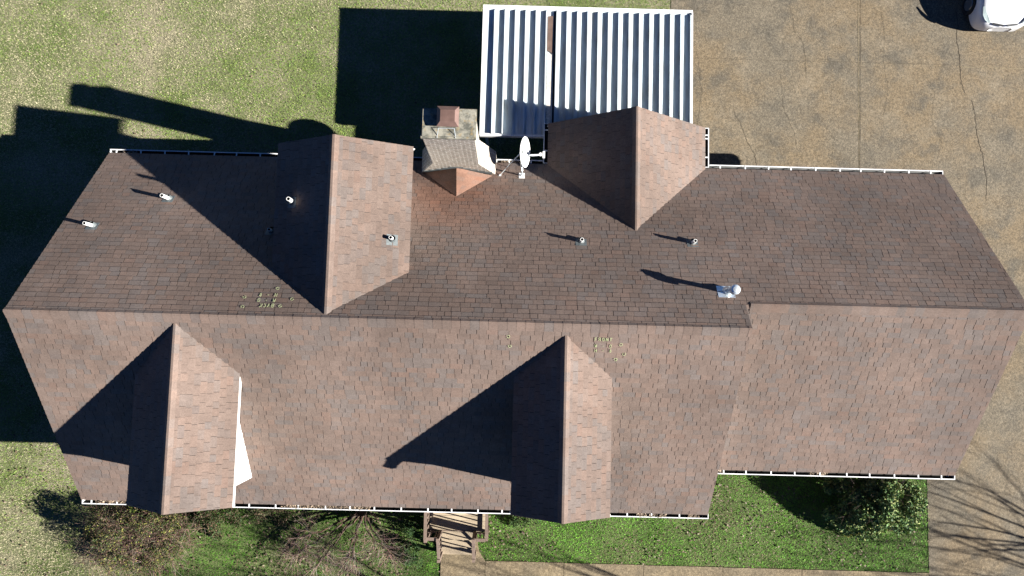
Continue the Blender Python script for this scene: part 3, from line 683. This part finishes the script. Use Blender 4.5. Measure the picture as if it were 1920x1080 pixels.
mb = MB(); ribbon([(11.215+.004*k, 5.0+.22*k) for k in range(110)], .005, .0205); ribbon([(5.1+.15*k, 9.46) for k in range(62)], .004, .0205); ribbon([(16.9, -9), (16.9, -4)], .004)
tag(mb.build('driveway_joint_groove', m_crack), kind='structure')
mb = MB(); xs = [-.52, 1.9, 4.36, 6.80, 9.24, 11.68, 13.165]
for a, b in zip(xs[:-1], xs[1:]): mb.box((a+.007, -8.05, -.02), (b-.007, -6.67-.004*a, .03))
arc = [(-.527, -6.67), (-.62, -6.55), (-.71, -6.40), (-.76, -6.2), (-.80, -5.9), (-.80, -5.3)]
mb.slab([(-1.89, -5.3, .03), (-1.89, -8.05, .03), (-.527, -8.05, .03)] + [(x, y, .03) for x, y in arc], (0, 0, 1), .05)
tag(mb.build('walkway', m_walk), kind='structure')

# ------------------------------------------------------------------ grass, leaves
def vnoise(x, y, sc, seed):
    r = np.random.default_rng(seed); g = r.random((96, 96)); X, Y = (x*sc) % 95, (y*sc) % 95
    i, j = np.floor(X).astype(int), np.floor(Y).astype(int); fx, fy = X-i, Y-j; fx = fx*fx*(3-2*fx); fy = fy*fy*(3-2*fy); i2, j2 = (i+1) % 96, (j+1) % 96
    return (g[i, j]*(1-fx)+g[i2, j]*fx)*(1-fy) + (g[i, j2]*(1-fx)+g[i2, j2]*fx)*fy
def fbm(x, y, sc, seed): return (vnoise(x, y, sc, seed)*.5 + vnoise(x, y, sc*2.1, seed+1)*.27 + vnoise(x, y, sc*4.5, seed+2)*.15 + vnoise(x, y, sc*9, seed+3)*.08)
def scatter(rects, dens):
    xs_, ys_ = [], []
    for x0, x1, y0_, y1_, k in rects:
        n_ = int((x1-x0)*(y1_-y0_)*dens*k); xs_.append(RNG.uniform(x0, x1, n_)); ys_.append(RNG.uniform(y0_, y1_, n_))
    return np.concatenate(xs_), np.concatenate(ys_)
def fastmesh(name, V, nf, k, cols, m, **tg):
    me = bpy.data.meshes.new(name); me.vertices.add(len(V)); me.vertices.foreach_set('co', V.astype(np.float32).ravel())
    me.loops.add(nf*k); me.loops.foreach_set('vertex_index', np.arange(nf*k, dtype=np.int32))
    me.polygons.add(nf); me.polygons.foreach_set('loop_start', np.arange(nf, dtype=np.int32)*k); me.polygons.foreach_set('loop_total', np.full(nf, k, dtype=np.int32))
    me.materials.append(m); a = me.attributes.new('tint', 'FLOAT_COLOR', 'FACE'); a.data.foreach_set('color', np.concatenate([cols, np.ones((nf, 1))], 1).astype(np.float32).ravel())
    me.update(calc_edges=True); o = bpy.data.objects.new(name, me); COL.objects.link(o); return tag(o, **tg)
def greenness(x, y):
    g = fbm(x, y, .45, 3)*1.7 - .28 + (fbm(x, y, 2.2, 21)-.5)*.7
    g = g + np.where(y > 5, np.clip((x+11)/22, -.2, .42), 0)          # greener towards the carport
    wob_ = (fbm(x, y, .8, 55)-.5)*3; bed_ = np.clip((-2.6-y+wob_)/1.0, 0, 1)*np.clip((x+12.4+wob_)/1.4, 0, 1); g = g + .40*bed_ - .08*np.where(x < -10.8, np.clip((5-y)/2, 0, 1), 0)*(1-bed_)
    return np.clip(g, 0, 1)
x, y = scatter([(-19, 5.1, 4.6, 13.5, 1), (-19, -10.6, -9, 4.6, 1), (-10.6, 13.22, -9, -3.2, 1)], 800)
keep = ~((x > -1.90) & (y < -6.69) & (y > -8.1)) & ~((x > -1.92) & (x < -.80) & (y < -5.2)) & ~((x > -.85) & (x < -.5) & (y < -6.4))
keep &= ~((x > 5.11) & (y > 4.6)); x, y = x[keep], y[keep]; n_ = len(x)
g = greenness(x, y); isg = RNG.random(n_) < g
ln = RNG.uniform(.03, .085, n_)*np.where(isg, 1.0, .9); an = RNG.uniform(0, 2*np.pi, n_); tilt = RNG.uniform(.15, 1.1, n_); wd = RNG.uniform(.005, .012, n_)
d = np.stack([np.cos(an)*np.cos(tilt), np.sin(an)*np.cos(tilt), np.sin(tilt)*.8], 1)*ln[:, None]; s_ = np.stack([-np.sin(an), np.cos(an), np.zeros(n_)], 1)*wd[:, None]
P0 = np.stack([x, y, np.full(n_, .002)], 1); V = np.stack([P0-s_, P0+s_, P0+d], 1).reshape(-1, 3)
k = RNG.uniform(.72, 1.22, n_)[:, None]
gc = np.array([.29, .42, .10])*k*(1 + (RNG.random((n_, 1))-.5)*np.array([[.5, .1, .3]])); tc_ = np.array([.66, .60, .42])*k
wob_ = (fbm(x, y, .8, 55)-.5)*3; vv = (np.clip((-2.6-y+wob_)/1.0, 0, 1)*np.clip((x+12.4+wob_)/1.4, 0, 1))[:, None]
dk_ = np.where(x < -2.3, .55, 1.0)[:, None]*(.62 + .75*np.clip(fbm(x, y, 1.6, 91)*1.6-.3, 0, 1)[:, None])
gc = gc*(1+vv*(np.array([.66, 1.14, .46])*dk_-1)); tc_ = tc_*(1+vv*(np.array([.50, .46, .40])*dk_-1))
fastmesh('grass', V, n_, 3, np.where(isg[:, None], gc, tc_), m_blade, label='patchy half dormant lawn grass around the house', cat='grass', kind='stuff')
# fallen leaves
x, y = scatter([(-19, 5.1, 5.0, 13.5, 1.5), (-19, -10.8, -9, -2, 28), (-19, -10.8, -2, 5.0, 3), (-11, -2.3, -7.5, -4.2, 110), (-2, 13.1, -7.5, -4.2, 50)], 1.0)
f = fbm(x, y, .8, 77); keep = RNG.random(len(x)) < np.clip((f-.34)*4, .05, 1); keep &= ~((x > -1.92) & (x < -.80) & (y < -5.2)) & ~((x > -.5) & (y < -6.66)); x, y = x[keep], y[keep]; n_ = len(x)
an = RNG.uniform(0, 6.28, n_); sz = RNG.uniform(.018, .045, n_); tl = RNG.uniform(-.5, .5, (n_, 2))
a_ = np.stack([np.cos(an), np.sin(an), tl[:, 0]], 1)*sz[:, None]; b_ = np.stack([-np.sin(an), np.cos(an), tl[:, 1]], 1)*sz[:, None]*.6
P0 = np.stack([x, y, RNG.uniform(.03, .06, n_)], 1); V = np.stack([P0-a_, P0-b_, P0+a_, P0+b_], 1).reshape(-1, 3)
base_ = np.array([[.28, .20, .15], [.19, .125, .09], [.34, .27, .21], [.13, .08, .055]])[RNG.integers(0, 4, n_)]
fastmesh('fallen_leaves', V, n_, 4, base_*RNG.uniform(.6, 1.1, (n_, 1)), m_leaf, label='dry brown leaves scattered over the lawn and front bed', cat='fallen leaves', kind='stuff')
# leaf litter in the gutters
gx = []
for x0, x1, yy_, zz_ in ((-11.0, -10.0, YF-.06, ZF), (-6.0, -5.2, YF-.06, ZF), (-5.9, -3.6, YF-.055, ZF), (5.0, 5.3, YF-.06, ZF), (5.6, 5.95, YG-.06, ZG), (8.3, 8.8, YG-.04, ZG), (-11.0, -10.6, YB+.05, ZE), (-.3, .3, YB+.05, ZE), (3.6, 4.4, YF-.06, ZF)):
    m_ = int((x1-x0)*150); gx.append(np.stack([RNG.uniform(x0, x1, m_), yy_+RNG.uniform(-.045, .045, m_), zz_-.07+RNG.uniform(-.02, .05, m_)], 1))
P0 = np.concatenate(gx); n_ = len(P0); an = RNG.uniform(0, 6.28, n_); sz = RNG.uniform(.015, .035, n_)
a_ = np.stack([np.cos(an), np.sin(an), RNG.uniform(-.6, .6, n_)], 1)*sz[:, None]; b_ = np.stack([-np.sin(an), np.cos(an), RNG.uniform(-.6, .6, n_)], 1)*sz[:, None]*.6
V = np.stack([P0-a_, P0-b_, P0+a_, P0+b_], 1).reshape(-1, 3)
fastmesh('gutter_leaves', V, n_, 4, np.array([[.42, .32, .24]])*RNG.uniform(.4, 1.4, (n_, 1)), m_leaf, label='dry leaf litter clogging stretches of the white gutters', cat='leaf litter', kind='stuff')

# ------------------------------------------------------------------ shrubs and trees
def branch(mb, p, d, ln, r, depth, col, spread=.55, gravity=0.0, kids=3, segs=3, shrink=.68):
    d = Vector(d).normalized(); q = Vector(p)
    for s in range(segs):
        d2 = (d + Vector((random.gauss(0, .10), random.gauss(0, .10), random.gauss(0, .08) + gravity))).normalized()
        q2 = q + d2*(ln/segs); ra = r*(1 - .35*s/segs); rb = r*(1 - .35*(s+1)/segs)
        mb.tube(q, q2, ra, rb, 5 if r > .02 else 3, cap=False, col=tuple(c*random.uniform(.8, 1.2) for c in col)); q, d = q2, d2
        if depth > 0 and s > 0:
            for _ in range(kids if s == segs-1 else 1):
                nd = (d + Vector((random.gauss(0, spread), random.gauss(0, spread), random.gauss(0, spread*.7)))).normalized()
                branch(mb, q, nd, ln*shrink*random.uniform(.75, 1.15), rb*.62, depth-1, col, spread, gravity, kids, segs, shrink)
def bare_tree(pos, h, label, seed, lean=(0, 0), depth=5, r=.09, limbs=8):
    random.seed(seed); t = empty('bare_tree', pos, label=label, cat='tree', group='leafless trees in front of the house')
    mb = MB(); p = Vector(pos); top = p + Vector((lean[0]*.3, lean[1]*.3, h*.32)); mb.tube(p, top, r*1.25, r, 10, col=(.20, .17, .14)); mb.build('trunk', m_twig, t)
    mb = MB()
    for k in range(limbs):
        a = 6.283*k/limbs + random.uniform(-.4, .4)
        branch(mb, top, (math.cos(a)*.42+lean[0], math.sin(a)*.42+lean[1], 1), h*.30, r*.42, depth-1, (.20, .17, .14), .30, .05, 2, 3, .70)
    mb.build('crown', m_twig, t); return t
bare_tree((24.5, -8.4, 0), 8.5, 'bare leafless tree beside the driveway, its branch shadows falling on the paving', 5)
bare_tree((11.5, -9.3, 0), 8.0, 'bare leafless tree south of the walkway, shading the path corner', 9)
bare_tree((3.0, -9.0, 0), 9.0, 'bare leafless tree south of the bed, shading the front lawn', 12)
bare_tree((22.6, -6.9, 0), 7.2, 'smaller bare tree behind the one beside the driveway, twigs shading the drive edge', 15)
random.seed(31)
def leaves(centres, rad, n, size, pal, name, parent, zs=1.0, shell=.0):
    c = np.array(centres); idx = RNG.integers(0, len(c), n); v = RNG.normal(size=(n, 3)); v /= np.linalg.norm(v, axis=1)[:, None]
    rr = RNG.random(n)**(1/3)*(1-shell)+shell; rads = np.array(rad)[idx]; P0 = c[idx] + v*(rr*rads)[:, None]*np.array([1, 1, zs]); P0 = P0[P0[:, 2] > .02]; n = len(P0)
    a = RNG.normal(size=(n, 3)); a /= np.linalg.norm(a, axis=1)[:, None]; b = np.cross(a, RNG.normal(size=(n, 3))); b /= np.linalg.norm(b, axis=1)[:, None]
    sz = RNG.uniform(.6, 1.3, (n, 1))*size; V = np.stack([P0-a*sz, P0-b*sz*.5, P0+a*sz, P0+b*sz*.5], 1).reshape(-1, 3)
    cc = np.array(pal)[RNG.integers(0, len(pal), n)]*RNG.uniform(.7, 1.3, (n, 1))
    o = fastmesh(name, V, n, 4, cc, m_leaf); o.parent = parent; o.matrix_parent_inverse = PINV(parent); return o
# evergreen shrub under the garage gutter
def blob(cx, cy, rx, ry, h, n, r0, r1, seed):
    r = random.Random(seed); C, R = [], []
    for _ in range(n):
        a, q = r.uniform(0, 6.283), math.sqrt(r.random()); z = h*(1-q**2*.75)*r.uniform(.45, .95)
        C.append((cx + math.cos(a)*q*rx, cy + math.sin(a)*q*ry, z)); R.append(r.uniform(r0, r1))
    return C, R
sh = empty('evergreen_shrub', (11.0, -4.3, 0), label='dense broadleaf evergreen shrub under the garage gutter', cat='shrub')
C, R = blob(11.2, -4.5, 1.4, .95, 1.7, 56, .18, .34, 3)
leaves(C, R, 24000, .047, [(.14, .27, .10), (.20, .36, .12), (.30, .42, .12), (.07, .13, .06), (.46, .50, .20)], 'foliage', sh, shell=.35)
mb = MB(); random.seed(3)
for _ in range(16): branch(mb, (10.95+random.uniform(-.15, .15), -4.35+random.uniform(-.15, .15), 0), (random.uniform(-.7, .7), random.uniform(-.6, .6), 1), .85, .018, 2, (.16, .12, .09))
mb.build('stem', m_twig, sh)
sh = empty('grey_twig_shrub', (12.3, -4.6, 0), label='thin grey twiggy shrub at the driveway edge', cat='shrub')
mb = MB(); random.seed(8)
for _ in range(22): branch(mb, (12.35+random.uniform(-.2, .2), -4.55+random.uniform(-.3, .3), 0), (random.uniform(-.5, .5), random.uniform(-.5, .5), 1), .42, .008, 2, (.30, .28, .26), .5)
mb.build('stem', m_twig, sh)
C, R = blob(12.35, -4.5, .55, .75, .6, 12, .12, .22, 9); leaves(C, R, 1800, .028, [(.08, .12, .05), (.13, .16, .06), (.2, .17, .1)], 'foliage', sh)
# yellowish low border plants
sh = empty('yellow_groundcover', (11.2, -5.35, 0), label='low strip of yellow leaved plants along the evergreen shrub', cat='plant')
C = [(10.55+.13*k, -5.62+.022*k+random.uniform(-.04, .04), .08) for k in range(12)]; leaves(C, [.10]*12, 900, .024, [(.33, .30, .04), (.22, .25, .05), (.12, .16, .04)], 'foliage', sh, .7)
# big brown bramble at the left corner
sh = empty('bramble_thicket', (-10.2, -6.0, 0), label='brown tangled bramble thicket at the left front corner', cat='shrub')
mb = MB(); random.seed(17)
for _ in range(210):
    a, q = random.uniform(0, 6.283), math.sqrt(random.random()); px_, py_ = -11.1 + math.cos(a)*q*1.35, -6.0 + math.sin(a)*q*.85
    branch(mb, (px_, py_, 0), (random.gauss(0, .8) + (px_+11.1)*.3, random.gauss(0, .8), 1.0), .62, .011, 2, random.choice([(.34, .22, .17), (.24, .15, .12), (.40, .30, .23), (.15, .10, .08), (.20, .13, .10)]), .65, -.12, 2, 3, .8)
mb.build('cane', m_twig, sh)
C, R = blob(-11.1, -5.95, 1.5, 1.15, 1.75, 74, .14, .30, 21); leaves(C, R, 17000, .026, [(.06, .10, .03), (.10, .14, .04), (.20, .13, .09), (.15, .10, .07), (.05, .07, .03), (.09, .06, .045), (.3, .3, .07)], 'foliage', sh)
C, R = blob(-10.3, -5.0, 1.3, .35, .85, 22, .14, .25, 22); leaves(C, R, 5200, .034, [(.07, .13, .03), (.10, .19, .04), (.20, .26, .04)], 'young_foliage', sh)
# ivy / low dark greenery along the bed
for nm, lab, cx_, cy_, rx, ry, h, cnt, pal in (
    ('low_shrub', 'low dark green shrub right of the bramble thicket', -8.9, -5.6, .75, .6, .55, 4200, [(.05, .09, .03), (.08, .12, .04), (.17, .11, .07)]),
    ('low_shrub', 'low ragged shrub below the left dormer, rusty leaves mixed in', -7.1, -5.25, .6, .45, .50, 3000, [(.06, .09, .03), (.2, .13, .09), (.1, .1, .05)]),
    ('low_shrub', 'small glossy green shrub right of the porch steps', .75, -5.15, .62, .42, .62, 3600, [(.05, .11, .035), (.08, .16, .04), (.12, .2, .05)]),
    ('low_shrub', 'leafy shrub shaded against the left side of the porch steps', -2.75, -6.2, .42, .7, .5, 2800, [(.04, .09, .03), (.06, .13, .04)])):
    sh = empty(nm, (cx_, cy_, 0), label=lab, cat='shrub', group='low shrubs along the front bed')
    C, R = blob(cx_, cy_, rx, ry, h, 20, .12, .22, int(cx_*10)); leaves(C, R, cnt, .026, pal, 'foliage', sh)
    mb = MB(); random.seed(int(cx_*7)+50)
    for _ in range(8): branch(mb, (cx_+random.uniform(-.3, .3)*rx, cy_, 0), (random.uniform(-1, 1)*rx, random.uniform(-1, 1)*ry, .8), h*.7, .008, 1, (.2, .14, .1))
    mb.build('stem', m_twig, sh)
# bare crape myrtle whose limbs spread over the front bed
sh = empty('crape_myrtle', (-4.3, -5.15, 0), label='bare multi limbed crape myrtle between the bramble and the porch steps', cat='tree')
mb = MB(); random.seed(44); base_p = Vector((-4.33, -5.2, 0)); tips = []
for tx_, ty_, hh in ((-6.0, -5.9, .8), (-6.3, -6.5, .6), (-5.6, -6.8, .6), (-5.3, -6.2, .9), (-4.55, -6.5, 1.0), (-4.35, -6.3, 1.3), (-3.3, -6.3, .9), (-3.7, -5.8, 1.3)):
    e = Vector((tx_, ty_, hh)); mid = base_p.lerp(e, .5) + Vector((random.uniform(-.08, .08), random.uniform(-.08, .08), .18))
    pp = base_p.copy(); N_ = 9
    for k in range(1, N_+1):
        t_ = k/N_; nq = base_p.lerp(e, t_) + Vector((random.uniform(-.05, .05), random.uniform(-.05, .05), .30*math.sin(t_*math.pi)*.8 + random.uniform(-.03, .03))); mb.tube(pp, nq, .036-.024*(t_-1/N_), .036-.024*t_, 6, cap=False, col=(random.uniform(.11, .17), .095, .072)); pp = nq
    tips.append((e, (e-mid).normalized(), mid))
mb.build('limb', m_twig, sh)
mb = MB()
for e, d_, mid in tips:
    for _ in range(26): branch(mb, mid.lerp(e, random.uniform(.5, 1.0)), d_*.6 + Vector((random.gauss(0, .7), random.gauss(0, .5), random.gauss(0, .3))), .42, .006, 2, random.choice([(.30, .20, .17), (.40, .32, .26), (.26, .17, .15)]), .6, 0, 2)
    for _ in range(8): branch(mb, mid.lerp(e, random.random()), d_*.4 + Vector((random.gauss(0, .6), random.gauss(0, .5), .3)), .34, .008, 2, (.32, .22, .18), .6, 0, 2)
mb.build('twigs', m_twig, sh)

# ------------------------------------------------------------------ white car at the top right
car = empty('parked_car', (15.62, 12.8, 0), label='white car parked on the driveway, its nose entering the top right corner', cat='car')
CXc, CYn = 15.62, 10.50
st = [  # distance from nose, half width, deck height, sill z, crown height
 (0.00, .36, .56, .30), (.03, .56, .60, .26), (.09, .70, .66, .22), (.20, .80, .73, .20), (.38, .86, .80, .20), (.60, .885, .86, .20), (.90, .90, .91, .20), (1.25, .905, .95, .20), (1.5, .905, .98, .2),
 (2.2, .91, 1.0, .2), (3.2, .91, 1.0, .2), (4.0, .89, 1.0, .22), (4.45, .82, .93, .25), (4.6, .70, .75, .32)]
def sect(dy, w_, h_, s_):
    y = CYn + dy; pts = [(-w_*.97, s_), (-w_, s_+(h_-s_)*.35), (-w_*.995, s_+(h_-s_)*.62), (-w_*.93, h_-.07), (-w_*.80, h_-.02), (-w_*.62, h_-.015), (-w_*.3, h_+.012), (0, h_+.018)]
    pts += [(-a, b) for a, b in pts[:-1][::-1]]; return [(CXc+a, y, b) for a, b in pts]
S = [sect(*q) for q in st]; mb = MB(); k0 = len(S[0])
for s_ in S: mb.v += s_
for i in range(len(S)-1):
    for j in range(k0-1): mb.f.append((i*k0+j, i*k0+j+1, (i+1)*k0+j+1, (i+1)*k0+j)); mb.c.append((1, 1, 1)); mb.m.append(0)
mb.f.append(tuple(range(k0))); mb.c.append((1, 1, 1)); mb.m.append(0); mb.f.append(tuple((len(S)-1)*k0+j for j in range(k0))[::-1]); mb.c.append((1, 1, 1)); mb.m.append(0)
body = mb.build('body', m_paint, car, smooth=True)
md = body.modifiers.new('subdivision', 'SUBSURF'); md.levels = 2; md.render_levels = 2
mb = MB(); cab = [(1.35, .78, .99), (2.05, .62, 1.44), (3.3, .60, 1.44), (4.05, .70, 1.0)]
for (a, wa, za), (b, wb, zb2) in zip(cab[:-1], cab[1:]):
    mi = 0 if a == 2.05 else 1; mb.poly([(CXc-wa, CYn+a, za), (CXc+wa, CYn+a, za), (CXc+wb, CYn+b, zb2), (CXc-wb, CYn+b, zb2)], mi=mi)
for s in (-1, 1): mb.poly([(CXc+s*.80, CYn+1.35, .97), (CXc+s*.80, CYn+4.05, .97), (CXc+s*.60, CYn+3.3, 1.44), (CXc+s*.62, CYn+2.05, 1.44)], mi=1)
mb.build('cabin', [m_paint, m_glass], car)
for s in (-1, 1):
    mb = MB(); n1 = Vector((s*.25, -.6, .75)).normalized()
    L_ = [(s*.83, .52, .865), (s*.80, .30, .80), (s*.70, .15, .745), (s*.56, .075, .70), (s*.50, .09, .715), (s*.60, .22, .775), (s*.70, .36, .83), (s*.79, .55, .885)]
    mb.slab([(CXc+a, CYn+b, c) for a, b, c in L_], n1, .03); mb.build('headlight', m_lens, car)
mb = MB()
for s in (-1, 1): mb.slab([(CXc+s*.40, CYn+.045, .66), (CXc+s*.06, CYn-.01, .655), (CXc+s*.06, CYn+.035, .69), (CXc+s*.40, CYn+.09, .695)], (0, -.5, 1), .02)
mb.build('grille', m_grille, car)
for s in (-1, 1):
    for yy_ in (.88, 3.55):
        mb = MB(); mb.tube((CXc+s*.70, CYn+yy_, .32), (CXc+s*.925, CYn+yy_, .32), .325, .325, 28); wh = mb.build('tyre', m_tyre, car)
        mb = MB(); mb.tube((CXc+s*.90, CYn+yy_, .32), (CXc+s*.935, CYn+yy_, .32), .22, .20, 24)
        mb.build('rim', m_rim, wh)

print('objects', len(bpy.data.objects))
